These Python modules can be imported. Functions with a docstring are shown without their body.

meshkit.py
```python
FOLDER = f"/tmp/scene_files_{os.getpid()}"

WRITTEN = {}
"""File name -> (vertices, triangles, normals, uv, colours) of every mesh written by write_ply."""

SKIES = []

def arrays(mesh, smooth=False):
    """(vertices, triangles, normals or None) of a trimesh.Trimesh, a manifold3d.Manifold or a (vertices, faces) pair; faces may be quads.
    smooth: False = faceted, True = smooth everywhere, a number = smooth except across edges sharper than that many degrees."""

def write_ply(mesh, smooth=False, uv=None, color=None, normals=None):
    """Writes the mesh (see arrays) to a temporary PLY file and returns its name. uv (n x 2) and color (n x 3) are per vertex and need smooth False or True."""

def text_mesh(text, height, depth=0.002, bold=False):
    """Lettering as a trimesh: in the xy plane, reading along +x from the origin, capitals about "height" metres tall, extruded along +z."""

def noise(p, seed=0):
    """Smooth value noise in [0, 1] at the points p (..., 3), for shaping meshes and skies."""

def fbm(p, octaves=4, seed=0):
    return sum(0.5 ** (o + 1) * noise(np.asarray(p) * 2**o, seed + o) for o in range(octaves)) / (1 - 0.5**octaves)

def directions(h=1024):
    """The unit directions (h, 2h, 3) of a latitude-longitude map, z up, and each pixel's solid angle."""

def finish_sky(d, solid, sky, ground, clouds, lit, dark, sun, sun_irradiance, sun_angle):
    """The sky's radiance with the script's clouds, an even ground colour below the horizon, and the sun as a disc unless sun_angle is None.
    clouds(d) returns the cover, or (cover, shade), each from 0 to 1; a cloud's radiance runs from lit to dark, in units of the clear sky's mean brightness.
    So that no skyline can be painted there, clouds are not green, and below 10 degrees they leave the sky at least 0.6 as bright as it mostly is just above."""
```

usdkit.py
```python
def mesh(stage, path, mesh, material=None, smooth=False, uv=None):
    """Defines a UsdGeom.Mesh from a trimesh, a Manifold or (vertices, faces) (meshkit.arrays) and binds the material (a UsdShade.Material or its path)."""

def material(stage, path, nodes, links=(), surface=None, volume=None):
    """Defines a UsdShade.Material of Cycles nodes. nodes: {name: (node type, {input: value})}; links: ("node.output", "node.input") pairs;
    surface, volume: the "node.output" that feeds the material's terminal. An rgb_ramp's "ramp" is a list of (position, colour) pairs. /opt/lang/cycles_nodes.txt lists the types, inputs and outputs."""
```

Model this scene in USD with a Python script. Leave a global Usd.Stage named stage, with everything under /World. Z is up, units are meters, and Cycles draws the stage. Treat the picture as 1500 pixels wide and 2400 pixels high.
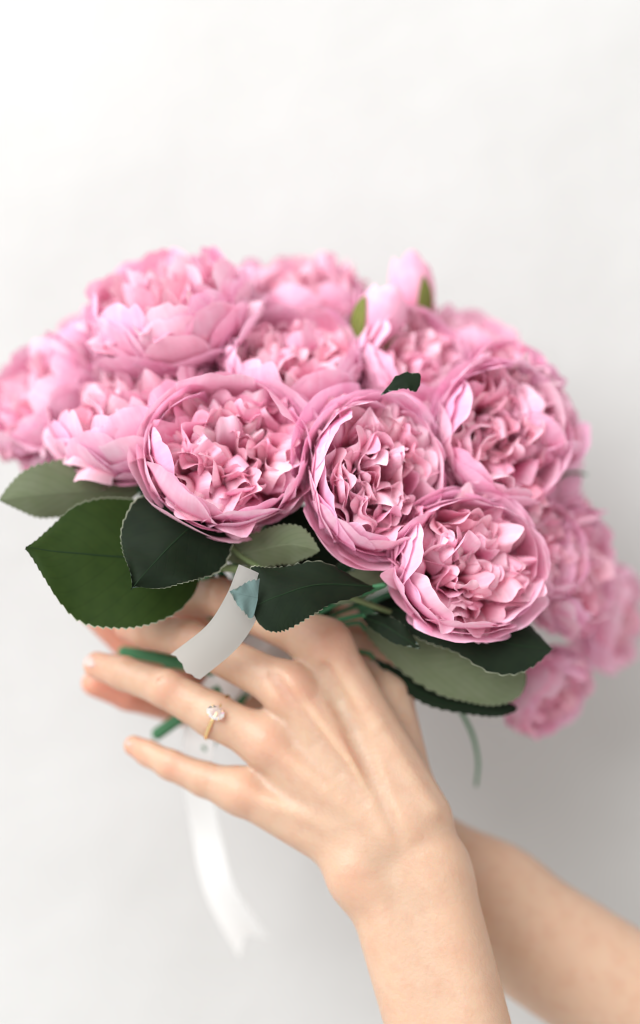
import math, random
import numpy as np
import trimesh
import usdkit, meshkit
from pxr import Usd, UsdGeom, UsdLux, UsdShade, Gf, Sdf, Vt

stage = Usd.Stage.CreateInMemory()
UsdGeom.SetStageUpAxis(stage, UsdGeom.Tokens.z)
UsdGeom.SetStageMetersPerUnit(stage, 1.0)
UsdGeom.Xform.Define(stage, '/World')
UsdGeom.Scope.Define(stage, '/World/Looks')

# ------------------------------------------------------------------ camera
S = 0.00018            # metres per drawing unit (the frame is 1500 units wide at the plane of focus)
D = 3500.0             # distance from the lens to the plane of focus, in units
cam = UsdGeom.Camera.Define(stage, '/World/camera')
cam.AddTranslateOp().Set(Gf.Vec3d(0, -D * S, 0))
cam.AddRotateXYZOp().Set(Gf.Vec3f(90, 0, 0))
FL = 24.0 * D / 1500.0
cam.CreateFocalLengthAttr(FL)
cam.CreateHorizontalApertureAttr(24.0)
cam.CreateVerticalApertureAttr(38.4)
cam.CreateClippingRangeAttr(Gf.Vec2f(0.01, 100))
cam.CreateFStopAttr(1.85)
cam.CreateFocusDistanceAttr(D * S)
cam.CreateExposureAttr(0.43)


def W(u, v, w):
    """A point from its place in the frame (units, 1500 x 2400) and its depth beyond the plane of focus."""
    k = (D + w) / D
    return np.array([(u - 750.0) * k, w, (1200.0 - v) * k]) * S


# ------------------------------------------------------------------ light: one big window on the left, soft bounce from the room
def rect_light(name, at, target, w, h, power, color):
    L = UsdLux.RectLight.Define(stage, '/World/' + name)
    at, target = np.array(at, float), np.array(target, float)
    z = at - target
    z /= np.linalg.norm(z)
    x = np.cross([0, 0, 1.0], z); x /= np.linalg.norm(x)
    y = np.cross(z, x)
    m = np.eye(4)
    m[0, :3], m[1, :3], m[2, :3], m[3, :3] = x, y, z, at
    L.AddTransformOp().Set(Gf.Matrix4d(*m.ravel().tolist()))
    L.CreateWidthAttr(w); L.CreateHeightAttr(h)
    L.CreateIntensityAttr(power)
    L.CreateColorAttr(Gf.Vec3f(*color))
    return L


rect_light('window_light', (-1.65, -1.95, 1.45), (0.0, 0.08, -0.05), 2.2, 2.2, 6.9, (0.97, 0.985, 1.0))
rect_light('ceiling_light', (-0.2, -0.9, 1.9), (0.0, 0.1, 0.0), 2.2, 1.6, 0.22, (1.0, 0.985, 0.96))  # unseen lamp added overhead as soft fill
dome = UsdLux.DomeLight.Define(stage, '/World/room_bounce')
usdkit.material(stage, '/World/Looks/room_bounce', {'b': ('background_shader', {'color': (1.0, 0.982, 0.955), 'strength': 0.60})}, [], surface='b.background')
UsdShade.MaterialBindingAPI.Apply(dome.GetPrim()).Bind(UsdShade.Material.Get(stage, '/World/Looks/room_bounce'))

# ------------------------------------------------------------------ naming helpers
_used = {}


def numbered(path):
    n = _used.get(path, 0)
    _used[path] = n + 1
    return path if n == 0 else f'{path}_{n:03d}'


def tag(prim, label=None, cat=None, group=None, kind=None):
    for k, v in (('label', label), ('category', cat), ('group', group), ('kind', kind)):
        if v:
            prim.SetCustomDataByKey(k, v)


def thing(name, at, label, cat, group=None):
    x = UsdGeom.Xform.Define(stage, numbered('/World/' + name))
    x.AddTranslateOp().Set(Gf.Vec3d(*map(float, at)))
    tag(x.GetPrim(), label, cat, group)
    x.at = np.array(at, float)
    return x


class Part:
    def __init__(self, path, at):
        self.path, self.at = path, np.array(at, float)


def part(parent, name, vf, mat, smooth=True, uv=None, tint=None, label=None, flush_glow=None):
    """One mesh under its thing (or under a part); vf is in world coordinates."""
    base = parent.path if isinstance(parent, Part) else str(parent.GetPath())
    path = numbered(base + '/' + name)
    v, f = (vf.vertices, vf.faces) if isinstance(vf, trimesh.Trimesh) else vf
    v = np.asarray(v, float) - parent.at
    m = usdkit.mesh(stage, path, (v, f), LOOK[mat], smooth=smooth, uv=uv)
    if tint is not None:
        pv = UsdGeom.PrimvarsAPI(m).CreatePrimvar('tint', Sdf.ValueTypeNames.Color3fArray, 'constant')
        pv.Set(Vt.Vec3fArray([Gf.Vec3f(*map(float, tint))]))
    if flush_glow is not None:
        pv = UsdGeom.PrimvarsAPI(m).CreatePrimvar('flush_glow', Sdf.ValueTypeNames.FloatArray, 'vertex')
        pv.Set(Vt.FloatArray.FromNumpy(np.asarray(flush_glow, np.float32)))
    if label:
        m.GetPrim().SetCustomDataByKey('label', label)
    return Part(path, parent.at)


# ------------------------------------------------------------------ materials
LOOK = {}


def look(name, nodes, links, surface='out.closure'):
    LOOK[name] = usdkit.material(stage, '/World/Looks/' + name, nodes, links, surface=surface)


def petal_look(name, base, mid, tip, vein, trans):
    """Dyed cloth: colour runs from the petal's foot to its edge (v of its UVs), with fine streaks along it and a pale cut edge."""
    look(name, {
        'tc': ('texture_coordinate', {}),
        'sep': ('separate_xyz', {}),
        'ramp': ('rgb_ramp', {'ramp': [(0.0, base), (0.50, mid), (0.84, tip), (0.93, tip), (0.975, tuple(min(0.97, c * 1.0 + 0.03) for c in tip)), (1.0, tuple(min(0.97, c * 1.0 + 0.06) for c in tip))]}),
        'att': ('object_info', {}),
        'hs': ('hsv', {'saturation': 1.0, 'value': 1.0, 'fac': 1.0}),
        'rs': ('map_range', {'from_min': 0.0, 'from_max': 1.0, 'to_min': 0.87, 'to_max': 1.20}),
        'rh': ('map_range', {'from_min': 0.0, 'from_max': 1.0, 'to_min': 0.490, 'to_max': 0.513}),
        'wn': ('white_noise_texture', {'dimensions': '1D'}),
        'mp': ('mapping', {'scale': (16.0, 1.6, 1.0)}),
        'nz': ('noise_texture', {'scale': 1.0, 'detail': 3.0}),
        'geo': ('geometry', {}),
        'nb': ('noise_texture', {'scale': 90.0, 'detail': 2.0}),
        'st': ('map_range', {'from_min': 0.35, 'from_max': 0.75, 'to_min': 0.0, 'to_max': 0.30, 'clamp': True}),
        'st2': ('map_range', {'from_min': 0.4, 'from_max': 0.7, 'to_min': 0.0, 'to_max': 0.45, 'clamp': True}),
        'mx': ('mix', {'color2': vein}),
        'mx2': ('mix', {'color2': tuple(0.6 * a + 0.4 * b for a, b in zip(vein, mid))}),
        'bp': ('bump', {'strength': 0.25, 'distance': 0.0006}),
        'p': ('principled_bsdf', {'roughness': 0.75, 'specular_ior_level': 0.06}),
        'tr': ('translucent_bsdf', {}),
        'out': ('mix_closure', {'fac': trans}),
    }, [('tc.UV', 'sep.vector'), ('sep.y', 'ramp.fac'), ('att.random', 'rs.value'), ('att.random', 'wn.w'), ('wn.value', 'rh.value'),
        ('tc.UV', 'mp.vector'), ('mp.vector', 'nz.vector'), ('nz.fac', 'st.value'), ('st.result', 'mx.fac'), ('ramp.color', 'mx.color1'),
        ('geo.position', 'nb.vector'), ('nb.fac', 'st2.value'), ('st2.result', 'mx2.fac'), ('mx.color', 'mx2.color1'),
        ('mx2.color', 'hs.color'), ('rs.result', 'hs.saturation'), ('rh.result', 'hs.hue'),
        ('nz.fac', 'bp.height'), ('bp.normal', 'p.normal'),
        ('hs.color', 'p.base_color'), ('hs.color', 'tr.color'), ('p.BSDF', 'out.closure1'), ('tr.BSDF', 'out.closure2')])


petal_look('petal_outer', (0.86, 0.25, 0.42), (0.93, 0.49, 0.665), (0.96, 0.685, 0.82), (0.92, 0.36, 0.56), 0.30)
petal_look('petal_inner', (0.80, 0.15, 0.28), (0.92, 0.42, 0.57), (0.965, 0.69, 0.79), (0.91, 0.34, 0.50), 0.30)


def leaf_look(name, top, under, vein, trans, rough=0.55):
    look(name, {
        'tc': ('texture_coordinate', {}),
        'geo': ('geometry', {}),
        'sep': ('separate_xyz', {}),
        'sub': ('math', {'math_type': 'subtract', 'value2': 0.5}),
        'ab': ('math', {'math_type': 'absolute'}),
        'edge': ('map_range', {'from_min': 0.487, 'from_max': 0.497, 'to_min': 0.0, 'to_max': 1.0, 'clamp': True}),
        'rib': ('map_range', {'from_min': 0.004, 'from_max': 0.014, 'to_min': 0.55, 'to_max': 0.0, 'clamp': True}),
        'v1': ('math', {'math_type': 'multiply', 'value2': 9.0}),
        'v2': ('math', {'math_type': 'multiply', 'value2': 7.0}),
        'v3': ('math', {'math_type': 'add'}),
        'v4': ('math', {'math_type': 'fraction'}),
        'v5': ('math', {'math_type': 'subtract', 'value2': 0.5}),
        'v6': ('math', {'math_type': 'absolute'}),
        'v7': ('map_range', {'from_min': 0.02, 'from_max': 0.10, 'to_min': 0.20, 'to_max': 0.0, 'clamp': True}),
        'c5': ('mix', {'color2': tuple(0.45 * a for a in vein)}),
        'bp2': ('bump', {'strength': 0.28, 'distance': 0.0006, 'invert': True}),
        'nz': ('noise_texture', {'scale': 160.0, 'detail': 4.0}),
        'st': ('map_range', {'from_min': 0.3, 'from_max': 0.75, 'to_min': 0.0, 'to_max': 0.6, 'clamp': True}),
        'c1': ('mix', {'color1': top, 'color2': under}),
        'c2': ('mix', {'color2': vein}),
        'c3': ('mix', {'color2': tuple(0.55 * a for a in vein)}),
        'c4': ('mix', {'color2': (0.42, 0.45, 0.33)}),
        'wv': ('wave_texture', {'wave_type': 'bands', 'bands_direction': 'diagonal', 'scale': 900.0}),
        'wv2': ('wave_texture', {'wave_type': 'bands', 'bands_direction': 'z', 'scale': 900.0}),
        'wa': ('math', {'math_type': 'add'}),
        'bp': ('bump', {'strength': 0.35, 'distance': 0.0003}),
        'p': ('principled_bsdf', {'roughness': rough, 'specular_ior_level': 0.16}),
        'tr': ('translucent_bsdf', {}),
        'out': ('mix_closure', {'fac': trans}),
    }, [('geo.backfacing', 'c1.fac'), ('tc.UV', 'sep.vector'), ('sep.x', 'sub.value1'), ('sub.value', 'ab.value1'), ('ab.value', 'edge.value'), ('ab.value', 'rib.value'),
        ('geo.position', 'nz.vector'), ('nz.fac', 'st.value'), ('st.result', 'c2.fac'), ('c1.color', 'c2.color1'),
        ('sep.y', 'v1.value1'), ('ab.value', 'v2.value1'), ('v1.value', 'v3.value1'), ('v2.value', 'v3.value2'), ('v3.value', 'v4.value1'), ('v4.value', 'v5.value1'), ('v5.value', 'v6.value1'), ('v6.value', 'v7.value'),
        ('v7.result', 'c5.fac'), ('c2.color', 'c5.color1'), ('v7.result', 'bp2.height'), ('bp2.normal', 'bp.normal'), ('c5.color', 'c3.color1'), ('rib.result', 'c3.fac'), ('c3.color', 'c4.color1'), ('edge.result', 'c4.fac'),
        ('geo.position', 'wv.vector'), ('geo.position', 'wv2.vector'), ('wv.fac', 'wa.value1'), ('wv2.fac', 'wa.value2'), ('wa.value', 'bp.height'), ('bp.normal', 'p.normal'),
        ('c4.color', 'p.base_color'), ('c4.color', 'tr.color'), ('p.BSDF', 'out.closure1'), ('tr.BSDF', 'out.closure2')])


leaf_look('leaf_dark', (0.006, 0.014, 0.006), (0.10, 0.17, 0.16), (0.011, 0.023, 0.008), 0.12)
leaf_look('leaf_green', (0.022, 0.046, 0.008), (0.10, 0.15, 0.08), (0.034, 0.064, 0.011), 0.35)
leaf_look('leaf_pale', (0.175, 0.205, 0.125), (0.05, 0.08, 0.04), (0.135, 0.180, 0.085), 0.25)
leaf_look('leaf_teal', (0.13, 0.20, 0.19), (0.03, 0.07, 0.05), (0.16, 0.24, 0.23), 0.1)
leaf_look('sepal_green', (0.17, 0.20, 0.035), (0.20, 0.23, 0.06), (0.24, 0.27, 0.06), 0.25)


def plain(name, color, rough=0.5, spec=0.4, noise=0.0, color2=None, **kw):
    look(name, {
        'geo': ('geometry', {}),
        'nz': ('noise_texture', {'scale': noise or 50.0, 'detail': 3.0}),
        'mx': ('mix', {'color1': color, 'color2': color2 or color}),
        'p': ('principled_bsdf', {'roughness': rough, 'specular_ior_level': spec, **kw}),
    }, [('geo.position', 'nz.vector'), ('nz.fac', 'mx.fac'), ('mx.color', 'p.base_color')], surface='p.BSDF')


plain('stem_green', (0.040, 0.150, 0.065), 0.5, 0.3, 120.0, (0.055, 0.20, 0.09))
plain('rib_dark', (0.012, 0.030, 0.012), 0.6, 0.12)
plain('rib_pale', (0.15, 0.18, 0.10), 0.5, 0.3)
plain('stem_pale', (0.14, 0.20, 0.08), 0.55, 0.3, 120.0, (0.22, 0.28, 0.13))
plain('gold', (0.95, 0.70, 0.36), 0.18, 0.5, metallic=1.0)
plain('nail', (0.70, 0.46, 0.40), 0.45, 0.2, subsurface_weight=0.3, subsurface_scale=0.002, subsurface_radius=(1.0, 0.4, 0.25))
LOOK['diamond'] = usdkit.material(stage, '/World/Looks/diamond', {'p': ('principled_bsdf', {'base_color': (0.97, 0.97, 1.0), 'roughness': 0.0, 'ior': 2.0, 'transmission_weight': 0.85})}, [], surface='p.BSDF')
look('skin', {
    'geo': ('geometry', {}),
    'n1': ('noise_texture', {'scale': 42.0, 'detail': 3.0}),
    'n2': ('noise_texture', {'scale': 620.0, 'detail': 2.0}),
    'n3': ('noise_texture', {'scale': 130.0, 'detail': 4.0}),
    'f1': ('map_range', {'from_min': 0.35, 'from_max': 0.7, 'to_min': 0.0, 'to_max': 0.55, 'clamp': True}),
    'f3': ('map_range', {'from_min': 0.45, 'from_max': 0.75, 'to_min': 0.0, 'to_max': 0.55, 'clamp': True}),
    'm1': ('mix', {'color1': (0.565, 0.385, 0.272), 'color2': (0.53, 0.335, 0.228)}),
    'm2': ('mix', {'color2': (0.51, 0.295, 0.20)}),
    'fl': ('attribute', {'attribute': 'flush_glow'}),
    'm3': ('mix', {'color2': (0.58, 0.23, 0.16)}),
    'ad': ('math', {'math_type': 'add'}),
    'bp': ('bump', {'strength': 0.38, 'distance': 0.0006}),
    'p': ('principled_bsdf', {'roughness': 0.46, 'specular_ior_level': 0.42, 'subsurface_weight': 0.5, 'subsurface_scale': 0.0022, 'subsurface_radius': (1.0, 0.32, 0.16)}),
}, [('geo.position', 'n1.vector'), ('geo.position', 'n2.vector'), ('geo.position', 'n3.vector'), ('n1.fac', 'f1.value'), ('f1.result', 'm1.fac'),
    ('m1.color', 'm2.color1'), ('n3.fac', 'f3.value'), ('f3.result', 'm2.fac'), ('m2.color', 'm3.color1'), ('fl.fac', 'm3.fac'), ('m3.color', 'p.base_color'),
    ('n2.fac', 'ad.value1'), ('n3.fac', 'ad.value2'), ('ad.value', 'bp.height'), ('bp.normal', 'p.normal')], surface='p.BSDF')
look('ribbon_shaded', {  # same white ribbon, its colour darkened to paint the cut tail in shade
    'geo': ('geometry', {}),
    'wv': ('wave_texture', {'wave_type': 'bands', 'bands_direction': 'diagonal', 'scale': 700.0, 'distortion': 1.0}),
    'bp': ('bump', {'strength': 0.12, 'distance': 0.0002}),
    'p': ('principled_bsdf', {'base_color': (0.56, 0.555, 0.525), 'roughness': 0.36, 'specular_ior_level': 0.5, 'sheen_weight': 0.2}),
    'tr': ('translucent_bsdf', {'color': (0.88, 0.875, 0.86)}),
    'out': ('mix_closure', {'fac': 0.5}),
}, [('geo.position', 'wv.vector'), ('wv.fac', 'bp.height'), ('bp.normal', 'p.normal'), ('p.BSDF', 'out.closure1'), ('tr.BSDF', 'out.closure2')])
look('ribbon_lit', {  # lighter copy of the same satin, brightness of the lit tail put into colour
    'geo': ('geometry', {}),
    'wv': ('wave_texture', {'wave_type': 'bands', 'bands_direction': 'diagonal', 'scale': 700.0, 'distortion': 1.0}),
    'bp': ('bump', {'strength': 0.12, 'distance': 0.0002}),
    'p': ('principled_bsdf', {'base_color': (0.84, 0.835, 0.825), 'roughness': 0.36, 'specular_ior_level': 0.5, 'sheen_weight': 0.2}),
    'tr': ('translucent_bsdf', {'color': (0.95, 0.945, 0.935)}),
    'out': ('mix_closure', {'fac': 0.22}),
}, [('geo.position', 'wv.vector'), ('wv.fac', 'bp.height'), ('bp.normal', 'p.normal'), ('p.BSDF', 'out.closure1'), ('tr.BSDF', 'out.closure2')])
look('wall_plaster', {
    'geo': ('geometry', {}),
    'n1': ('noise_texture', {'scale': 9.0, 'detail': 5.0}),
    'n2': ('noise_texture', {'scale': 34.0, 'detail': 5.0}),
    'f1': ('map_range', {'from_min': 0.3, 'from_max': 0.7, 'to_min': 0.0, 'to_max': 1.0, 'clamp': True}),
    'm1': ('mix', {'color1': (0.520, 0.515, 0.504), 'color2': (0.565, 0.561, 0.552)}),
    'ad': ('math', {'math_type': 'add'}),
    'bp': ('bump', {'strength': 0.20, 'distance': 0.006}),
    'p': ('principled_bsdf', {'roughness': 0.85, 'specular_ior_level': 0.2}),
}, [('geo.position', 'n1.vector'), ('geo.position', 'n2.vector'), ('n1.fac', 'f1.value'), ('f1.result', 'm1.fac'), ('m1.color', 'p.base_color'),
    ('n1.fac', 'ad.value1'), ('n2.fac', 'ad.value2'), ('ad.value', 'bp.height'), ('bp.normal', 'p.normal')], surface='p.BSDF')

# ------------------------------------------------------------------ the wall behind
WALL = 1330 * S
wm = trimesh.creation.box((5.0, 0.1, 4.0))
wm.apply_translation((0, WALL + 0.05, 0))
w_ = usdkit.mesh(stage, '/World/wall', wm, LOOK['wall_plaster'])
tag(w_.GetPrim(), 'pale white plaster wall behind the bouquet', 'wall', kind='structure')


# ------------------------------------------------------------------ shape helpers
def unit(a):
    a = np.asarray(a, float)
    return a / max(np.linalg.norm(a), 1e-12)


def grid_faces(n, m):
    """Two triangles per cell of an n x m grid of points (row-major)."""
    i, j = np.meshgrid(np.arange(n - 1), np.arange(m - 1), indexing='ij')
    a = (i * m + j).ravel()
    return np.vstack([np.stack([a, a + m, a + m + 1], 1), np.stack([a, a + m + 1, a + 1], 1)])


def bez(P, t):
    """Smooth curve through the points P (Catmull-Rom), t in 0..1."""
    P = np.asarray(P, float)
    if len(P) == 2:
        return P[0] + (P[1] - P[0]) * np.asarray(t)[:, None]
    Q = np.vstack([2 * P[0] - P[1], P, 2 * P[-1] - P[-2]])
    x = np.clip(np.asarray(t), 0, 1) * (len(P) - 1)
    i = np.minimum(x.astype(int), len(P) - 2)
    f = (x - i)[:, None]
    a, b, c, d = Q[i], Q[i + 1], Q[i + 2], Q[i + 3]
    return 0.5 * (2 * b + (c - a) * f + (2 * a - 5 * b + 4 * c - d) * f ** 2 + (3 * b - a - 3 * c + d) * f ** 3)


def tube(P, r, n=10, seg=24, cap=True):
    """A round tube along the curve through P; r a number or one per point. Rounded ends."""
    t = np.linspace(0, 1, seg)
    C = bez(P, t)
    R = np.interp(t, np.linspace(0, 1, len(np.atleast_1d(r))), np.atleast_1d(r)) if np.ndim(r) else np.full(seg, float(r))
    T = np.gradient(C, axis=0)
    T /= np.linalg.norm(T, axis=1, keepdims=True)
    if cap:
        e = np.array([0.0, 0.35, 0.7, 0.93])
        lead = np.array([1.0, 0.8, 0.45, 0.15])[:, None]
        C = np.vstack([C[0] - T[0] * R[0] * lead * 0.8, C, C[-1] + T[-1] * R[-1] * lead[::-1] * 0.8])
        R = np.concatenate([e * R[0] + 1e-6, R, e[::-1] * R[-1] + 1e-6])
        T = np.vstack([np.repeat(T[:1], 4, 0), T, np.repeat(T[-1:], 4, 0)])
    up = np.array([0.13, 0.3, 0.94])
    A = np.cross(T, up); A /= np.linalg.norm(A, axis=1, keepdims=True)
    B = np.cross(T, A)
    th = np.linspace(0, 2 * np.pi, n, endpoint=False)
    v = C[:, None] + R[:, None, None] * (np.cos(th)[None, :, None] * A[:, None] + np.sin(th)[None, :, None] * B[:, None])
    m = len(C)
    i, j = np.meshgrid(np.arange(m - 1), np.arange(n), indexing='ij')
    a, b = (i * n + j).ravel(), (i * n + (j + 1) % n).ravel()
    f = np.vstack([np.stack([a, b, b + n], 1), np.stack([a, b + n, a + n], 1)])
    return v.reshape(-1, 3), f


# ------------------------------------------------------------------ peonies
def frame_of(axis, roll):
    z = unit(axis)
    x = unit(np.cross([0.1, 0.2, 1.0] if abs(z[2]) < 0.9 else [1.0, 0, 0], z))
    y = np.cross(z, x)
    c, s = math.cos(roll), math.sin(roll)
    return np.stack([c * x + s * y, -s * x + c * y, z])


def shell_petal(rng, phi, hw, th0, th1, rho, squash, nu, nv, flare=0.0, slide=0.04, drop=0.22, rag=1.0):
    """A broad cupped petal lying on the ball of the flower (unit radius)."""
    s = np.sin(np.pi / 2 * np.linspace(-1, 1, nu) * 0.97)[None, :].repeat(nv, 0)
    t = np.linspace(0, 1, nv)[:, None].repeat(nu, 1)
    o = rng.uniform(0, 100)
    nz = lambda a, b, k: meshkit.noise(np.stack([a + o, b + o * 0.37, np.full_like(a, k)], -1)) - 0.5
    top = th1 - 2.0 * drop * (1 - np.sqrt(np.maximum(0, 1 - np.abs(s) ** 2.6))) + rag * (0.16 * nz(s * 1.4, s * 0, 1) + 0.05 * nz(s * 4.5, s * 0, 2) + 0.022 * nz(s * 17, s * 0, 5))
    notch = rng.uniform(-0.5, 0.5)
    top = top - rng.uniform(0, 0.09) * np.exp(-((s - notch) / 0.13) ** 2)
    th = th0 + (top - th0) * t
    wid = 0.42 + 0.58 * np.minimum(1, t * 1.7) ** 0.7
    wid = wid * (1 - 0.10 * np.maximum(0, t - 0.75) / 0.25)
    ph = phi + s * hw * wid + 0.05 * nz(t * 3, s * 0, 6)
    r = rho * (1 + slide * s + 0.08 * nz(s * 1.2, t * 1.6, 3) * t + 0.022 * nz(s * 4, t * 2.0, 4) * t + flare * np.maximum(0, t - 0.45) ** 2 * 3.0)
    r = r + 0.034 * rho * np.maximum(0, t - 0.86) / 0.14 * (0.5 + nz(s * 2.5, s * 0, 8) * 1.5)
    v = np.stack([r * np.sin(th) * np.cos(ph), r * np.sin(th) * np.sin(ph), -r * np.cos(th) * squash], -1)
    return v.reshape(-1, 3), np.stack([(s + 1) / 2, t], -1).reshape(-1, 2)


def guard_petal(rng, phi, hw, reach, top, nu, nv):
    """A loose outermost petal that opens away from the ball like a bowl, its inner face towards the viewer."""
    s = np.linspace(-1, 1, nu)[None, :].repeat(nv, 0)
    t = np.linspace(0, 1, nv)[:, None].repeat(nu, 1)
    o = rng.uniform(0, 100)
    nz = lambda a, b, k: meshkit.noise(np.stack([a + o, b + o * 0.37, np.full_like(a, k)], -1)) - 0.5
    q = t * (1 - 0.20 * np.abs(s) ** 2.4 + 0.12 * nz(s * 1.6, s * 0, 1) + 0.05 * nz(s * 5, s * 0, 2))
    P0, P1, P2 = np.array([0.40, -0.70]), np.array([1.02, -0.62]), np.array([reach, top])
    B = ((1 - q) ** 2)[..., None] * P0 + (2 * q * (1 - q))[..., None] * P1 + (q ** 2)[..., None] * P2
    ph = phi + s * hw * (0.5 + 0.5 * np.minimum(1, t * 1.6)) * (1 - 0.12 * t ** 4)
    r = B[..., 0] * (1 + 0.10 * nz(s * 1.4, t * 1.6, 3) * t + 0.03 * nz(s * 4, t * 2, 4) * t)
    z = B[..., 1] + 0.07 * nz(s * 2.2, t * 2, 7) * t - 0.06 * np.maximum(0, t - 0.8) * 5 * rng.uniform(0, 1)
    return np.stack([r * np.cos(ph), r * np.sin(ph), z], -1).reshape(-1, 3), np.stack([(s + 1) / 2, t], -1).reshape(-1, 2)


def ruffle_petal(rng, base, out, lean, h, w, nu, nv, curl, ruff, notch, cup):
    """A narrow petal of the heart: stands at base, leans along out, with a notched, curling, ruffled tip."""
    s = np.sin(np.pi / 2 * np.linspace(-1, 1, nu))[None, :].repeat(nv, 0)
    t = np.linspace(0, 1, nv)[:, None].repeat(nu, 1)
    o = rng.uniform(0, 100)
    nz = lambda a, k: meshkit.noise(np.stack([a + o, a * 0 + o * 0.37, np.full_like(a, k)], -1)) - 0.5
    n0 = rng.uniform(-0.25, 0.25)
    top = 0.36 + 0.64 * np.sqrt(np.maximum(0, 1 - np.abs(s) ** 2.3)) - notch * np.exp(-((s - n0) / 0.30) ** 2) + 0.10 * nz(s * 2.0, 1) + 0.03 * nz(s * 8, 2)
    wid = w * (0.26 + 0.74 * np.sin(np.pi / 2 * np.minimum(1, t * 1.22)) ** 1.15)
    x = s * wid
    y = t * top * h
    ph1, ph2 = rng.uniform(0, 6.28, 2)
    z = cup * w * s ** 2 * np.sin(np.pi * np.minimum(t * 0.8, 1)) + ruff * w * t ** 2 * np.sin(np.pi * 1.25 * s + ph1) + 0.16 * ruff * w * t ** 3 * np.sin(np.pi * 2.6 * s + ph2)
    tt = np.maximum(0, t - 0.55) / 0.45
    z = z + curl * h * 0.42 * tt ** 2
    y = y - abs(curl) * h * 0.16 * tt ** 2
    up = np.array([0, 0, 1.0])
    out = unit(out)
    side = np.cross(up, out)
    d = math.cos(lean) * up + math.sin(lean) * out
    n = math.cos(lean) * out - math.sin(lean) * up
    v = np.asarray(base) + x[..., None] * side + y[..., None] * d + z[..., None] * n
    return v.reshape(-1, 3), np.stack([(s + 1) / 2, t], -1).reshape(-1, 2)


GRIP = W(600, 1560, 400)


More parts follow.
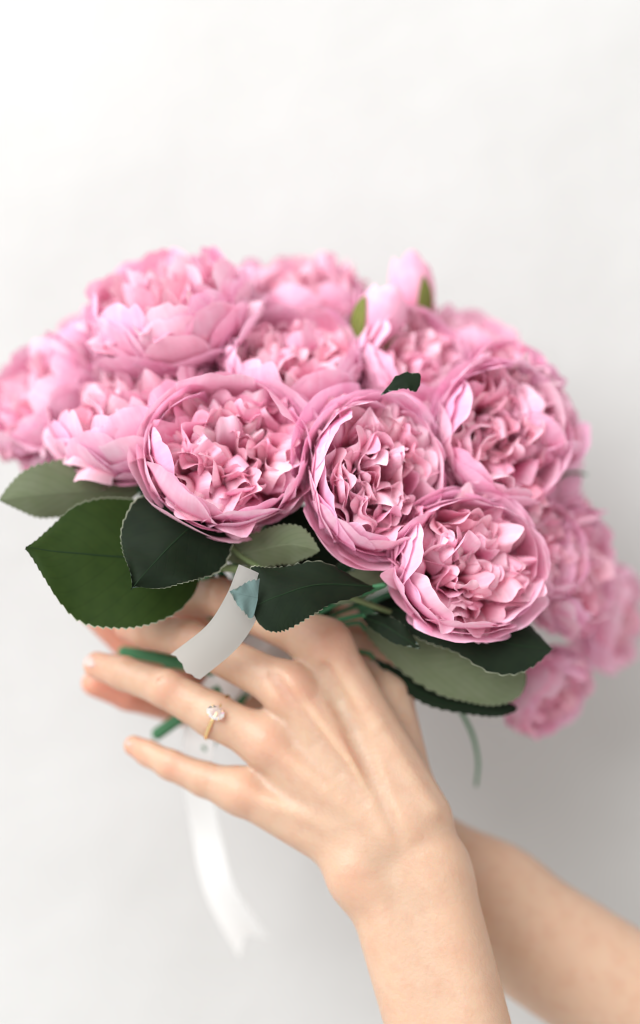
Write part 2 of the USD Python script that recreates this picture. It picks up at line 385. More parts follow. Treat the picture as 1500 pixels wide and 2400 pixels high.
def peony(u, v, w, R, face, label, group, seed, detail=1, squash=0.82, guards=(), open_=1.0, stem_end=None, heart=1.0, stretch=(1.0, 1.0), fold=0.5, many=1.0):
    """A full cupped bloom: ball centre at (u, v, w), radius R in units, looking along face (x right, y away, z up)."""
    rng = np.random.default_rng(seed)
    C = W(u, v, w)
    r_ = R * S * (D + w) / D
    F = frame_of(face, rng.uniform(0, 6.28))
    ST = np.array([stretch[0], 1.0, stretch[1]])
    place = lambda p: C + ((p * r_) @ F) * ST
    root = C - F[2] * r_ * 0.85
    t = thing('peony', root, label, 'flower', group)
    hi = detail >= 2
    nu, nv = ((19, 14), (13, 10), (9, 7))[2 - detail]
    fo = grid_faces(nv, nu)
    order = []
    layers = [  # how many, half width, lower edge, upper edge (degrees), radius, slide
        (7, 38, 18, 56, 1.015, 0.03), (7, 38, 20, 70, 0.992, 0.03), (7, 37, 24, 83, 0.967, 0.03), (7, 36, 30, 95, 0.94, 0.035), (7, 34, 36, 105, 0.91, 0.035), (7, 32, 40, 113, 0.875, 0.035), (7, 31, 46, 121, 0.84, 0.04)]
    if detail == 0:
        layers = layers[1:2] + layers[3:4] + layers[4:5] + layers[6:7]
    for k, (n, hw, a, b, rho, sl) in enumerate(layers):
        ph0 = rng.uniform(0, 6.28)
        n, hw = int(round(n * many)), hw / many ** 0.8
        for i in range(n):
            phi = ph0 + i * 2 * np.pi / n + rng.normal(0, 0.13)
            vv, uv = shell_petal(rng, phi, np.radians(hw * rng.uniform(0.88, 1.14)), np.radians(a), np.radians(b * open_ + rng.normal(0, 5.5)), rho + rng.normal(0, 0.012), squash, nu, nv,
                                 flare=max(0, rng.normal(0.02, 0.03)) + (0.12 if rng.random() < 0.08 and k > 2 else 0), slide=sl * rng.choice([1, 1, -1]), drop=rng.uniform(0.16, 0.34))
            order.append(('outer_petal', place(vv), uv, fo, 'petal_outer'))
    for (ang, rho, top, hw) in guards:            # loose outer petals, at a screen angle around the bloom
        d = math.cos(math.radians(ang)) * np.array([1, 0, 0]) + math.sin(math.radians(ang)) * np.array([0, 0, 1.0])
        loc = F @ d
        phi = math.atan2(loc[1], loc[0])
        vv, uv = guard_petal(rng, phi, np.radians(hw), rho, top, nu, nv)
        order.append(('outer_petal', place(vv), uv, fo, 'petal_outer'))
    # the heart: ruffled petals in loose quarters
    nu2, nv2 = ((15, 12), (9, 8), (7, 6))[2 - detail]
    small = 1.0 if detail == 2 else 1.2
    fi = grid_faces(nv2, nu2)
    rings = [(0.87, 16, 0.20), (0.78, 16, 0.20), (0.68, 15, 0.25), (0.57, 13, 0.29), (0.46, 12, 0.32), (0.34, 10, 0.35), (0.22, 7, 0.37), (0.10, 4, 0.37)]
    if detail == 1:
        rings = [(a_, int(n_ * 0.75), z_) for a_, n_, z_ in rings]
    if detail == 0:
        rings = [(0.66, 8, 0.14), (0.44, 7, 0.28), (0.22, 5, 0.34)]
    nq = rng.integers(4, 6)
    qa = rng.uniform(0, 6.28)
    for (rr, n, tip) in rings:
        ph0 = rng.uniform(0, 6.28)
        for i in range(n):
            phi = ph0 + i * 2 * np.pi / n + rng.normal(0, 0.16)
            # pulled round towards the middle of its quarter
            qm = qa + np.round((phi - qa) / (2 * np.pi / nq)) * 2 * np.pi / nq
            yaw = phi + 1.5 * (qm - phi) * rng.uniform(0.2, 1.2) + rng.normal(0, 0.42)
            rb = max(0.05, rr * 0.62 + rng.normal(0, 0.03))
            zb = -0.42
            zt = (tip + rng.normal(0, 0.055)) * heart
            h = math.hypot(zt - zb, rr - rb) * rng.uniform(0.92, 1.10)
            lean = math.atan2(rr - rb, zt - zb) + rng.normal(0.16, 0.20)
            out = np.array([math.cos(yaw), math.sin(yaw), 0])
            if rng.random() < 0.22:
                out = -out
                lean = -lean * 0.4
            if rng.random() < fold:                     # a petal standing on edge: an S-shaped fold seen from above
                lean_, w_f, rf, cu = lean * 0.75 + rng.normal(-0.02, 0.10), rng.uniform(0.19, 0.29) * small, rng.uniform(0.22, 0.46), rng.normal(0.18, 0.2)
                vv, uv = ruffle_petal(rng, (rb * math.cos(phi), rb * math.sin(phi), zb), out, lean_, h * rng.uniform(0.96, 1.1), w_f * (0.74 + 0.36 * rr), nu2 + 4, nv2, curl=cu, ruff=rf, notch=rng.choice([0.0, 0.1, 0.2]), cup=rng.uniform(-0.3, 0.5))
                order.append(('inner_petal', place(vv), uv, grid_faces(nv2, nu2 + 4), 'petal_inner'))
                continue
            vv, uv = ruffle_petal(rng, (rb * math.cos(phi), rb * math.sin(phi), zb), out, lean, h, rng.uniform(0.15, 0.24) * small * (0.80 + 0.32 * rr), nu2, nv2,
                                  curl=rng.normal(0.48, 0.30), ruff=rng.uniform(0.05, 0.30), notch=rng.choice([0.0, 0.14, 0.24, 0.34]), cup=rng.uniform(-0.5, 0.45))
            order.append(('inner_petal', place(vv), uv, fi, 'petal_inner'))
    for name, vv, uv, f, mat in order:
        part(t, name, (vv, f), mat, True, uv)
    # green cup under the bloom and the stalk down into the grip
    q = np.linspace(0, 1, 8)
    prof = np.stack([0.05 + 0.36 * np.sin(q * np.pi / 2), -0.93 * squash / 0.82 + 0.20 * q ** 1.6], 1)
    cup = trimesh.creation.revolve(prof, sections=16)
    part(t, 'calyx', (place(cup.vertices), cup.faces), 'stem_pale')
    # stalk
    end = GRIP + np.array([rng.normal(0, 22), rng.normal(0, 30), rng.normal(0, 22)]) * S if stem_end is None else None
    path = [C - F[2] * r_ * 0.88, C - F[2] * r_ * 1.25, 0.45 * (C - F[2] * r_ * 1.6) + 0.55 * GRIP + np.array([0, 30 * S, 10 * S])]
    path += [end] if stem_end is None else [GRIP + (np.array(W(*stem_end)) - GRIP) * 0.15 + np.array([0, rng.normal(0, 10) * S, 0]), W(*stem_end)]
    part(t, 'stem', tube(path, 16.5 * S, 9, 30), 'stem_green')
    return t


G_FRONT = 'pink cupped blooms of the bouquet'
#          u    v    w    R   face                label
PEONIES = [
    (538, 1058, 130, 204, (0.14, -1.0, 0.34), 'round pink bloom nearest the middle, facing the camera, above the folded grey ribbon', dict(seed=11, detail=2, stretch=(1.05, 0.95), fold=0.35, guards=((226, 1.12, 0.12, 58),), stem_end=(287, 1528, 405))),
    (886, 1112, 130, 190, (0.36, -1.0, 0.24), 'pink bloom opening to the right, just right of the round central bloom', dict(seed=23, detail=2, stretch=(0.93, 1.07), fold=0.7, open_=0.97, guards=((140, 1.26, 0.0, 48), (245, 1.18, 0.05, 50), (278, 1.10, 0.05, 42)), stem_end=(388, 1552, 420))),
    (1102, 1320, 130, 190, (0.34, -1.0, 0.20), 'lowest sharp pink bloom, above the black-green leaf on the right', dict(seed=37, detail=2, stretch=(1.03, 0.93), fold=0.6, guards=((255, 1.06, -0.02, 34),), stem_end=(366, 1722, 440))),
    (1180, 1022, 270, 188, (0.44, -1.0, 0.20), 'large pink bloom facing right above the lowest sharp bloom', dict(seed=41, detail=2, stretch=(0.92, 1.03), fold=0.5, heart=0.9, guards=((295, 1.22, -0.1, 44), (200, 1.05, 0.05, 40)))),
    (682, 842, 330, 176, (0.06, -0.78, 0.80), 'pink bloom facing up, directly above the gap between the two front middle blooms', dict(seed=53, detail=2, many=1.2, stretch=(1.0, 0.95), fold=0.5, open_=1.02, guards=((192, 1.12, 0.0, 36),), stem_end=(484, 1752, 450))),
    (296, 955, 312, 200, (-0.30, -0.52, 0.88), 'pink bloom tilted up at the left, above the pale grey-green leaf', dict(seed=67, detail=2, fold=0.5, heart=1.05, many=1.35, guards=())),
    (388, 716, 380, 200, (-0.26, -0.58, 0.92), 'high wide pink bloom on the upper left, tilted towards the sky', dict(seed=71, detail=2, many=1.35, fold=0.5, heart=1.2, guards=((335, 1.16, -0.1, 38),))),
    (968, 842, 390, 146, (0.42, -0.80, 0.50), 'small pink bloom behind the little dark leaf, under the two buds', dict(seed=83, detail=2, guards=((300, 1.1, -0.1, 40),))),
    (705, 688, 620, 166, (0.05, -0.45, 0.95), 'blurred pink bloom at the top, left of the two buds', dict(seed=97, detail=1, many=1.25, open_=0.95, heart=1.2)),
    (618, 660, 660, 108, (-0.05, -0.2, 1.0), 'faint pink bloom farthest back along the top edge', dict(seed=101, detail=0)),
    (92, 930, 470, 165, (-0.70, -0.62, 0.50), 'soft blurred pink bloom at the far left edge', dict(seed=103, detail=1, many=1.25)),
    (85, 1082, 560, 62, (-0.6, -0.5, -0.2), 'small blurred pink bloom low at the left edge under the larger one', dict(seed=107, detail=0)),
    (165, 800, 560, 118, (-0.6, -0.3, 0.8), 'blurred pink bloom peeking between the far left bloom and the high one', dict(seed=109, detail=0)),
    (1108, 795, 600, 130, (0.35, -0.4, 0.9), 'blurred pink bloom on the upper right, right of the buds', dict(seed=113, detail=0)),
    (1195, 885, 420, 108, (0.35, -0.9, 0.6), 'half hidden pale pink bloom just above the large right-facing bloom', dict(seed=127, detail=1)),
    (1275, 972, 380, 134, (0.8, -0.5, 0.4), 'pink bloom seen from its side at the right edge of the bouquet', dict(seed=131, detail=1)),
    (1278, 1290, 340, 128, (0.72, -0.8, 0.15), 'slightly blurred pink bloom half hidden behind the lowest sharp bloom', dict(seed=137, detail=1)),
    (1350, 1335, 480, 156, (0.8, -0.5, 0.0), 'blurred pink bloom behind the half hidden right bloom', dict(seed=139, detail=1)),
    (1440, 1450, 780, 130, (0.85, -0.4, -0.1), 'most blurred pink bloom touching the right edge of the picture', dict(seed=149, detail=0)),
    (1290, 1628, 560, 118, (0.55, -0.55, -0.55), 'drooping blurred pink bloom lowest on the right', dict(seed=151, detail=1)),
    (1325, 1185, 620, 135, (0.9, -0.1, 0.2), 'pink bloom deep behind the right side, mostly hidden', dict(seed=157, detail=0)),
]
for (u, v, w, R, face, label, kw) in PEONIES:
    peony(u, v, w, R, face, label, G_FRONT, **kw)


# ------------------------------------------------------------------ buds
def bud(base, tip, R, seed, label, sepals):
    rng = np.random.default_rng(seed)
    A, B = W(*base), W(*tip)
    L = np.linalg.norm(B - A)
    F = frame_of(B - A, 0.3)
    t = thing('rose_bud', A, label, 'flower bud')
    nu, nv = 17, 18
    f = grid_faces(nv, nu)
    for k in range(4):
        s = np.linspace(-1, 1, nu)[None, :].repeat(nv, 0)
        q = np.linspace(0, 1, nv)[:, None].repeat(nu, 1)
        ph = k * 2.2 + s * (1.55 - 0.25 * k / 3)
        hgt = q * (0.84 + 0.05 * k) * (1 - 0.20 * np.abs(s) ** 2.2)
        prof = np.sin(np.pi * np.clip(0.10 + 0.80 * hgt, 0, 1)) ** 0.62
        r = R * S * prof * (1.02 - 0.06 * k + 0.07 * s + 0.10 * np.maximum(0, q - 0.8))
        p = np.stack([r * np.cos(ph), r * np.sin(ph), hgt * L], -1).reshape(-1, 3)
        part(t, 'petal', (A + p @ F, f), 'petal_outer', True, np.stack([(s + 1) / 2, 0.45 + q * 0.5], -1).reshape(-1, 2))
    for (ang, ln, wd) in sepals:
        d = F @ np.array([math.sin(math.radians(ang)), -math.cos(math.radians(ang)), 0.0])
        ph0 = math.atan2(d[1], d[0])
        nu2, nv2 = 7, 14
        s = np.linspace(-1, 1, nu2)[None, :].repeat(nv2, 0)
        q = np.linspace(0, 1, nv2)[:, None].repeat(nu2, 1)
        hgt = q * ln
        prof = np.sin(np.pi * np.clip(0.10 + 0.80 * hgt, 0, 1)) ** 0.62
        ph = ph0 + s * wd * (1 - q ** 2.2) ** 0.8
        r = R * S * (prof * 1.07 + 0.02)
        p = np.stack([r * np.cos(ph), r * np.sin(ph), (hgt - 0.03) * L], -1).reshape(-1, 3)
        part(t, 'sepal', (A + p @ F, grid_faces(nv2, nu2)), 'sepal_green', True, np.stack([0.5 + s * 0.45, q], -1).reshape(-1, 2))
    part(t, 'stem', tube([A + F[2] * 10 * S, A - F[2] * 60 * S, 0.6 * A + 0.4 * GRIP, GRIP + np.array([0, 0.004, 0.003])], 13 * S, 9, 24), 'stem_green')


bud((972, 770, 520), (950, 588, 520), 62, 5, 'tall upright pink bud at the top of the bouquet with a green sepal', [(34, 0.66, 0.50), (160, 0.40, 0.4), (260, 0.5, 0.4)])
bud((862, 812, 385), (914, 668, 400), 68, 6, 'shorter pink bud leaning right with a yellow-green sepal, beside the tall one', [(-48, 0.70, 0.46), (80, 0.5, 0.4), (190, 0.5, 0.4)])


# ------------------------------------------------------------------ leaves
def leaf(name, axis, widths, normal, mat, label, seed, cat='leaf', group='serrated leaves under the blooms', teeth=22, fold=0.25, tip_pow=0.8, base_pow=0.55, wmax=0.55, curl=0.0, stalk=True, fringe=1.0, name_part='blade', parent=None, rip=0.09):
    """A toothed leaf. axis: points from its tip to its foot; widths: the half widths on either side (units); normal: the way its upper face looks."""
    rng = np.random.default_rng(seed)
    P = np.array([W(*a) for a in axis])
    nv, nu = 8 * teeth + 1, 17
    t = np.linspace(0, 1, nv)
    C = bez(P, t)
    T = np.gradient(C, axis=0); T /= np.linalg.norm(T, axis=1, keepdims=True)
    N = unit(normal)
    side = np.cross(N, T); side /= np.linalg.norm(side, axis=1, keepdims=True)
    Nn = np.cross(T, side)
    prof = np.where(t < wmax, np.sin(np.pi / 2 * np.minimum(1, t / wmax)) ** tip_pow, np.cos(np.pi / 2 * (t - wmax) / (1 - wmax)) ** base_pow)
    prof = np.maximum(prof, 0.012)
    v = np.zeros((nv, nu, 3))
    o = rng.uniform(0, 50)
    cols = np.concatenate([[-1], np.linspace(-0.95, 0.95, nu - 2), [1]])
    for i, s in enumerate(cols):
        w_ = widths[0] if s < 0 else widths[1]
        saw = (t * teeth * (1 + 0.05 * np.sin(t * 9 + o)) + (0.37 if s < 0 else 0)) % 1.0
        saw = np.where(saw < 0.72, saw / 0.72, (1 - saw) / 0.28)
        amp = fringe * 5.5 * (0.6 + 0.8 * meshkit.noise(np.stack([t * 11 + o, t * 0 + s, t * 0], -1)))
        x = s * w_ * prof * (1 + 0.16 * s ** 4 * (meshkit.noise(np.stack([t * 5 + o, t * 0 + np.sign(s) * 3, t * 0], -1)) - 0.5)) - np.sign(s) * abs(s) ** 14 * amp * (1 - saw) * np.minimum(1, prof * 6)
        z = -fold * np.abs(s) ** 1.2 * w_ * prof + curl * w_ * s ** 2 * (1 - t) ** 2
        z = z + rip * w_ * np.abs(s) * np.sin(t * np.pi * 4.2 + o + 2 * s) + 0.05 * w_ * (meshkit.noise(np.stack([t * 5 + o, t * 0 + s * 2, t * 0], -1)) - 0.5)
        v[:, i] = C + (x * S)[:, None] * side + (z * S)[:, None] * Nn
    uv = np.stack([(cols / 2 + 0.5)[None, :].repeat(nv, 0), t[:, None].repeat(nu, 1)], -1).reshape(-1, 2)
    th = parent or thing(name, P[-1], label, cat, group)
    part(th, name_part, (v.reshape(-1, 3), grid_faces(nv, nu)), mat, True, uv)
    if stalk:
        part(th, 'midrib', tube(v[6::max(1, nv // 14), nu // 2] - Nn[6::max(1, nv // 14)] * 0.6 * S, np.linspace(1.0, 2.6, 9) * S, 6, 40), 'rib_pale' if mat == 'leaf_pale' else 'rib_dark')
        part(th, 'stalk', tube([P[-1] + (P[-2] - P[-1]) * 0.04, P[-1] + (P[-1] - P[-2]) * 0.12, 0.5 * P[-1] + 0.5 * GRIP + np.array([0.002, 0.004, 0.006]), GRIP + np.array([0.004, 0.002, 0.004])], 6 * S, 7, 20), 'stem_green')
    return th


leaf('leaf', [(-2, 1172, 190), (90, 1160, 200), (200, 1152, 240), (330, 1150, 300)], (78, 88), (0.0, -0.90, -0.25), 'leaf_pale', 'pale grey-green leaf showing its underside at the far left', 1, curl=0.0, rip=0.03)
leaf('leaf', [(60, 1283, 60), (160, 1296, 90), (310, 1305, 130), (475, 1310, 190)], (185, 170), (0.0, -0.92, 0.35), 'leaf_green', 'largest leaf, glowing mid green with a toothed edge, low on the left above the fingers', 2, wmax=0.62, tip_pow=1.12, base_pow=0.45, teeth=24, fold=0.10, rip=0.04)
leaf('leaf', [(309, 1380, -20), (360, 1320, 20), (430, 1250, 90), (540, 1150, 190)], (118, 150), (0.2, -0.85, 0.45), 'leaf_dark', 'dark green leaf with frayed toothed edge lying over the largest leaf', 3, wmax=0.66, tip_pow=1.2, base_pow=0.7, teeth=22, fold=0.24)
leaf('leaf', [(750, 1290, 100), (680, 1276, 110), (600, 1290, 150), (500, 1300, 200)], (52, 62), (0.0, -0.92, -0.3), 'leaf_pale', 'pale olive leaf underside sheltered below the central bloom', 4, wmax=0.4, rip=0.02)
lf = leaf('leaf', [(588, 1424, -30), (650, 1398, -28), (750, 1370, 20), (880, 1375, 110)], (82, 98), (0.05, -0.9, 0.42), 'leaf_dark', 'dark green leaf with its teal tip folded back, hanging over the grey ribbon', 5, wmax=0.22, tip_pow=0.28, base_pow=0.7, teeth=20, fold=0.22)
leaf('', [(538, 1386, -62), (560, 1392, -58), (582, 1397, -52), (604, 1401, -44)], (50, 44), (-0.1, -1.0, 0.1), 'leaf_teal', None, 6, wmax=0.95, tip_pow=1.0, base_pow=0.05, teeth=6, fold=0.02, stalk=False, parent=lf, name_part='folded_tip')
leaf('leaf', [(1297, 1520, 150), (1180, 1505, 140), (1040, 1450, 170), (870, 1420, 240)], (118, 82), (0.0, -0.85, 0.5), 'leaf_dark', 'black-green leaf pointing right under the lowest sharp bloom', 7, wmax=0.40, tip_pow=0.8, teeth=18, fold=0.12)
leaf('leaf', [(1232, 1605, 230), (1130, 1590, 220), (1000, 1555, 230), (850, 1470, 280)], (80, 74), (0.0, -0.95, -0.2), 'leaf_pale', 'broad sage green leaf underside beside the wrist on the right', 8, wmax=0.35, tip_pow=0.36, base_pow=0.6, teeth=22, fold=0.05, rip=0.02)
leaf('leaf', [(1212, 1660, 275), (1120, 1655, 265), (1000, 1630, 265), (870, 1540, 290)], (40, 30), (0.0, -0.7, 0.6), 'leaf_dark', 'narrow black-green leaf edge just below the sage green leaf', 9, wmax=0.4, tip_pow=0.35, teeth=18, fold=0.10)
leaf('leaf', [(985, 1520, 120), (940, 1490, 130), (900, 1465, 150), (850, 1445, 190)], (32, 30), (0.1, -0.9, 0.4), 'leaf_dark', 'small slate green leaf curling between the black-green leaf and the hand', 10, wmax=0.5, teeth=8, fold=0.1)
leaf('leaf', [(893, 926, 70), (925, 905, 60), (955, 895, 60), (984, 904, 66)], (22, 30), (-0.1, -0.95, 0.25), 'leaf_dark', 'tiny dark leaf tip poking out between the upper blooms', 11, wmax=0.92, tip_pow=0.9, base_pow=0.3, teeth=4, fold=0.05, stalk=False, fringe=1.6)
leaf('leaf', [(930, 1345, 190), (870, 1360, 180), (810, 1385, 190), (760, 1400, 220)], (44, 40), (0.0, -0.9, 0.3), 'leaf_pale', 'small dull green leaf tucked behind the folded dark leaf', 12, wmax=0.5, teeth=10, fold=0.1)
# leaves deeper inside, dark between the blooms
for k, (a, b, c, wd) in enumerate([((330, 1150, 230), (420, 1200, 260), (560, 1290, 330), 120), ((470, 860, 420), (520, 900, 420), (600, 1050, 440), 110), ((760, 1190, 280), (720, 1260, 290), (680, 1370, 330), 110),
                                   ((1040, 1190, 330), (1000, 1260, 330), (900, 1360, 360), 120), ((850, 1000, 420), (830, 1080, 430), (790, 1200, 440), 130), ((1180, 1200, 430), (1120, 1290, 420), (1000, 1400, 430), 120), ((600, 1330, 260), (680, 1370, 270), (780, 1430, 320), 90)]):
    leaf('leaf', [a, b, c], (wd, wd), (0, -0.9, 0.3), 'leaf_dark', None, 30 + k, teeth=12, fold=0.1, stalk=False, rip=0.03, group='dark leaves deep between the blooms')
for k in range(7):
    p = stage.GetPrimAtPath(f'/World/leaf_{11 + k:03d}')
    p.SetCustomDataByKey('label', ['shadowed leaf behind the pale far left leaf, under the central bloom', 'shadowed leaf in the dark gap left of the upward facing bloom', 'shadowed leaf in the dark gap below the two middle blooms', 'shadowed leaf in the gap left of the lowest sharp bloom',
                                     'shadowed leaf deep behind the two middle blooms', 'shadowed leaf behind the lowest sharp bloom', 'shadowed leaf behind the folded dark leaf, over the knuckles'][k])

# loose green sprigs: short light stalks in the shade and thin wires
def sprig(path, r, mat, label, cat='stalk', group=None):
    P = [W(*p) for p in path]
    t = thing('leaf_stalk', P[-1], label, cat, group)
    part(t, 'stalk', tube(P, np.array(r) * S, 8, 28), mat)
    return t


sprig([(432, 1262, 150), (450, 1300, 140), (500, 1325, 140), (560, 1335, 160), (640, 1345, 220)], (8, 10, 9), 'stem_pale', 'light green stalk bending under the central bloom')
sprig([(520, 1255, 180), (560, 1300, 170), (610, 1330, 180), (680, 1370, 240)], (5, 7, 7), 'stem_pale', 'thin cream-green stalk crossing under the pale olive leaf')
sprig([(812, 1350, 150), (780, 1362, 140), (785, 1390, 140), (820, 1400, 160), (930, 1440, 230)], (7, 8, 7), 'stem_pale', 'hooked pale stalk beside the folded dark leaf')
sprig([(925, 1330, 200), (850, 1365, 190), (790, 1385, 200), (700, 1440, 300)], (6, 8, 9), 'stem_green', 'green stalk slanting behind the hooked pale stalk')
sprig([(1116, 1842, 520), (1120, 1780, 500), (1100, 1705, 470), (1050, 1640, 430), (900, 1560, 420)], (4, 6, 6), 'stem_green', 'thin drooping wire stalk hanging below the sage green leaf')
sprig([(1375, 1112, 520), (1340, 1108, 500), (1280, 1130, 480)], (3, 5, 6), 'stem_green', 'thin green tip sticking out at the right between the blooms')


# ------------------------------------------------------------------ ribbon
def strip(P, width, side, twist=0.0, nu=9, nv=40, cut=None, cup=0.0):
    P = np.array([W(*p) for p in P])
    t = np.linspace(0, 1, nv)
    C = bez(P, t)
    T = np.gradient(C, axis=0); T /= np.linalg.norm(T, axis=1, keepdims=True)
    sd = np.asarray(side, float)
    sd = np.stack([np.interp(t, np.linspace(0, 1, len(sd)), sd[:, k]) for k in range(3)], 1) if sd.ndim == 2 else np.repeat(sd[None], nv, 0)
    sd = sd - (sd * T).sum(1, keepdims=True) * T
    sd /= np.linalg.norm(sd, axis=1, keepdims=True)
    Nn = np.cross(T, sd)
    v = np.zeros((nv, nu, 3))
    for i, s in enumerate(np.linspace(-1, 1, nu)):
        c = cut(s) if cut else 0.0
        k = np.linspace(0, 1, nv) ** 6
        v[:, i] = C + sd * (s * width / 2 * S) + Nn * (cup * (s * s) * width * S) + T * (c * k * S)[:, None]
    out = v.reshape(-1, 3)
    f = grid_faces(nv, nu)
    # real thickness: a back face 0.15 mm behind
    nrm = trimesh.Trimesh(out, f, process=False).vertex_normals
    n = len(out)
    back = out - nrm * 0.00012
    ring = np.concatenate([np.arange(nu), np.arange(1, nv) * nu + nu - 1, (nv - 1) * nu + np.arange(nu - 2, -1, -1), np.arange(nv - 2, 0, -1) * nu])
    a, b = ring, np.roll(ring, -1)
    wallf = np.vstack([np.stack([a, b, b + n], 1), np.stack([a, b + n, a + n], 1)])
    return np.vstack([out, back]), np.vstack([f, f[:, ::-1] + n, wallf[:, ::-1]])


rib = thing('ribbon', W(600, 1560, 330), 'white satin ribbon tied round the stems with a cut tail over the hand, greyed by painted shade', 'ribbon')
part(rib, 'cut_tail', strip([(600, 1340, 0), (572, 1415, -15), (520, 1495, 20), (432, 1566, 95)], 92, [(0.75, 0.50, -0.25), (0.88, 0.22, -0.42), (0.76, 0.0, -0.65)], cut=lambda s: 5 * math.sin(5 * s + 0.6) + 4 * math.sin(11 * s), cup=-0.07), 'ribbon_shaded')
part(rib, 'hanging_tail', strip([(560, 1560, 380), (500, 1640, 400), (468, 1740, 440), (468, 1850, 520), (488, 1960, 600), (516, 2080, 640), (585, 2205, 690)], 96, [(0.9, -0.4, 0.1), (0.9, -0.5, 0.1), (0.85, -0.6, 0.1), (0.85, -0.6, 0.1), (0.95, -0.4, 0.0), (0.9, 0.3, -0.1)], cut=lambda s: 50 * (abs(s) - 0.5), cup=0.06), 'ribbon_lit')
wrapc = W(600, 1545, 410)
ax = unit(W(760, 1350, 360) - W(440, 1640, 430))
Fw = frame_of(ax, 0)
for k in range(4):
    th = np.linspace(0, 2 * np.pi, 40)
    q = np.linspace(-1, 1, 5)
    tt, qq = np.meshgrid(th, q, indexing='ij')
    rr = (58 + 2 * np.sin(5 * tt + k) + 3 * (1 - qq ** 2) + k * 0.7) * S
    off = (-75 + k * 42 + qq * 30 + 14 * np.sin(tt + k)) * S
    p = np.stack([rr * np.cos(tt), rr * np.sin(tt), off], -1).reshape(-1, 3)
    part(rib, 'wrap', (wrapc + p @ Fw, grid_faces(40, 5)), 'ribbon_lit')

# ------------------------------------------------------------------ person: two forearms with hands
def smin(a, b, k):
    h = np.maximum(k - np.abs(a - b), 0) / k
    return np.minimum(a, b) - h * h * k * 0.25


def cone(X, a, b, ra, rb):
    """Distance to a round cone (capsule whose radius runs from ra to rb), by blending along the axis."""
    a, b = np.asarray(a, np.float32), np.asarray(b, np.float32)
    ba = b - a
    px, py, pz = X[0] - a[0], X[1] - a[1], X[2] - a[2]
    h = np.clip((px * ba[0] + py * ba[1] + pz * ba[2]) / float(ba @ ba), 0, 1)
    return np.sqrt((px - h * ba[0]) ** 2 + (py - h * ba[1]) ** 2 + (pz - h * ba[2]) ** 2) - (ra + (rb - ra) * h)


def surface_nets(field, origin, cell):
    """The zero surface of a sampled field as quads (naive surface nets)."""
    n = field.shape
    ins = field < 0
    corner = [(i, j, k) for i in (0, 1) for j in (0, 1) for k in (0, 1)]
    sl = lambda c: tuple(slice(c[d], n[d] - 1 + c[d]) for d in range(3))
    cnt = sum(ins[sl(c)].astype(np.int8) for c in corner)
    mask = (cnt > 0) & (cnt < 8)
    idx = -np.ones(mask.shape, np.int64)
    cells = np.argwhere(mask)
    idx[mask] = np.arange(len(cells))
    vals = np.stack([field[sl(c)][mask] for c in corner], 1)
    acc, num = np.zeros((len(cells), 3)), np.zeros(len(cells))
    for a in range(8):
        for b in range(a + 1, 8):
            ca, cb = np.array(corner[a]), np.array(corner[b])
            if np.abs(ca - cb).sum() != 1:
                continue
            va, vb = vals[:, a], vals[:, b]
            x = (va < 0) != (vb < 0)
            tt = np.where(x, va / np.where(x, va - vb, 1), 0)
            acc += np.where(x[:, None], ca + tt[:, None] * (cb - ca), 0)
            num += x
    v = (cells + acc / num[:, None]) * cell + origin
    quads = []
    for d in range(3):
        e = [1 if q == d else 0 for q in range(3)]
        lo = tuple(slice(0, n[q] - e[q]) for q in range(3))
        hi = tuple(slice(e[q], n[q]) for q in range(3))
        ch = ins[lo] != ins[hi]
        pos = np.argwhere(ch)
        p1, p2 = [q for q in range(3) if q != d]
        ok = (pos[:, p1] > 0) & (pos[:, p2] > 0) & (pos[:, p1] < n[p1] - 1) & (pos[:, p2] < n[p2] - 1)
        pos = pos[ok]
        start = ins[tuple(pos.T)]
        def at(o1, o2):
            q = pos.copy(); q[:, p1] -= o1; q[:, p2] -= o2
            return idx[tuple(q.T)]
        a, b, c, e4 = at(1, 1), at(0, 1), at(0, 0), at(1, 0)
        flip = start if d != 1 else ~start
        quads.append(np.where(flip[:, None], np.stack([a, b, c, e4], 1), np.stack([a, e4, c, b], 1)))
    q = np.vstack(quads)
    q = q[(q >= 0).all(1)]
    return v, np.vstack([q[:, [0, 1, 2]], q[:, [0, 2, 3]]])


def body(field_fn, lo, hi, cell):
    """Meshes a signed distance field given in drawing units (u, v, w -> straight axes x=u, y=w, z=-v) and carries it into the world."""
    ax_ = [np.arange(lo[d], hi[d] + cell, cell, dtype=np.float32) for d in range(3)]
    X = np.meshgrid(*ax_, indexing='ij')
    v, f = surface_nets(field_fn(X), np.array(lo, float), cell)
    k = (D + v[:, 1]) / D
    out = np.stack([(v[:, 0] - 750) * k, v[:, 1], (1200 + v[:, 2]) * k], 1) * S
    return out, f


pt = lambda u, v, w: (u, w, -v)


def chain(X, pts, rad, k=10.0):
    d = None
    for i in range(len(pts) - 1):
        c = cone(X, pt(*pts[i]), pt(*pts[i + 1]), rad[i], rad[i + 1])
        d = c if d is None else smin(d, c, k)
    return d


def bump_at(X, d, p, r, k):
    p = pt(*p)
    return smin(d, np.sqrt((X[0] - p[0]) ** 2 + (X[1] - p[1]) ** 2 + (X[2] - p[2]) ** 2) - r, k)


def groove(X, d, pts, r, k):
    """Smoothly cuts a shallow furrow along pts."""
    rr = [r] * len(pts) if np.ndim(r) == 0 else r
    c = chain(X, pts, rr, 4)
    return -smin(-d, c, k)


L_MCP = {'index': (762, 1512, 190), 'middle': (672, 1612, 158), 'ring': (620, 1737, 170), 'pinky': (560, 1853, 205)}
L_ARM = ((1022, 2025, 128), (885, 2085, 140))


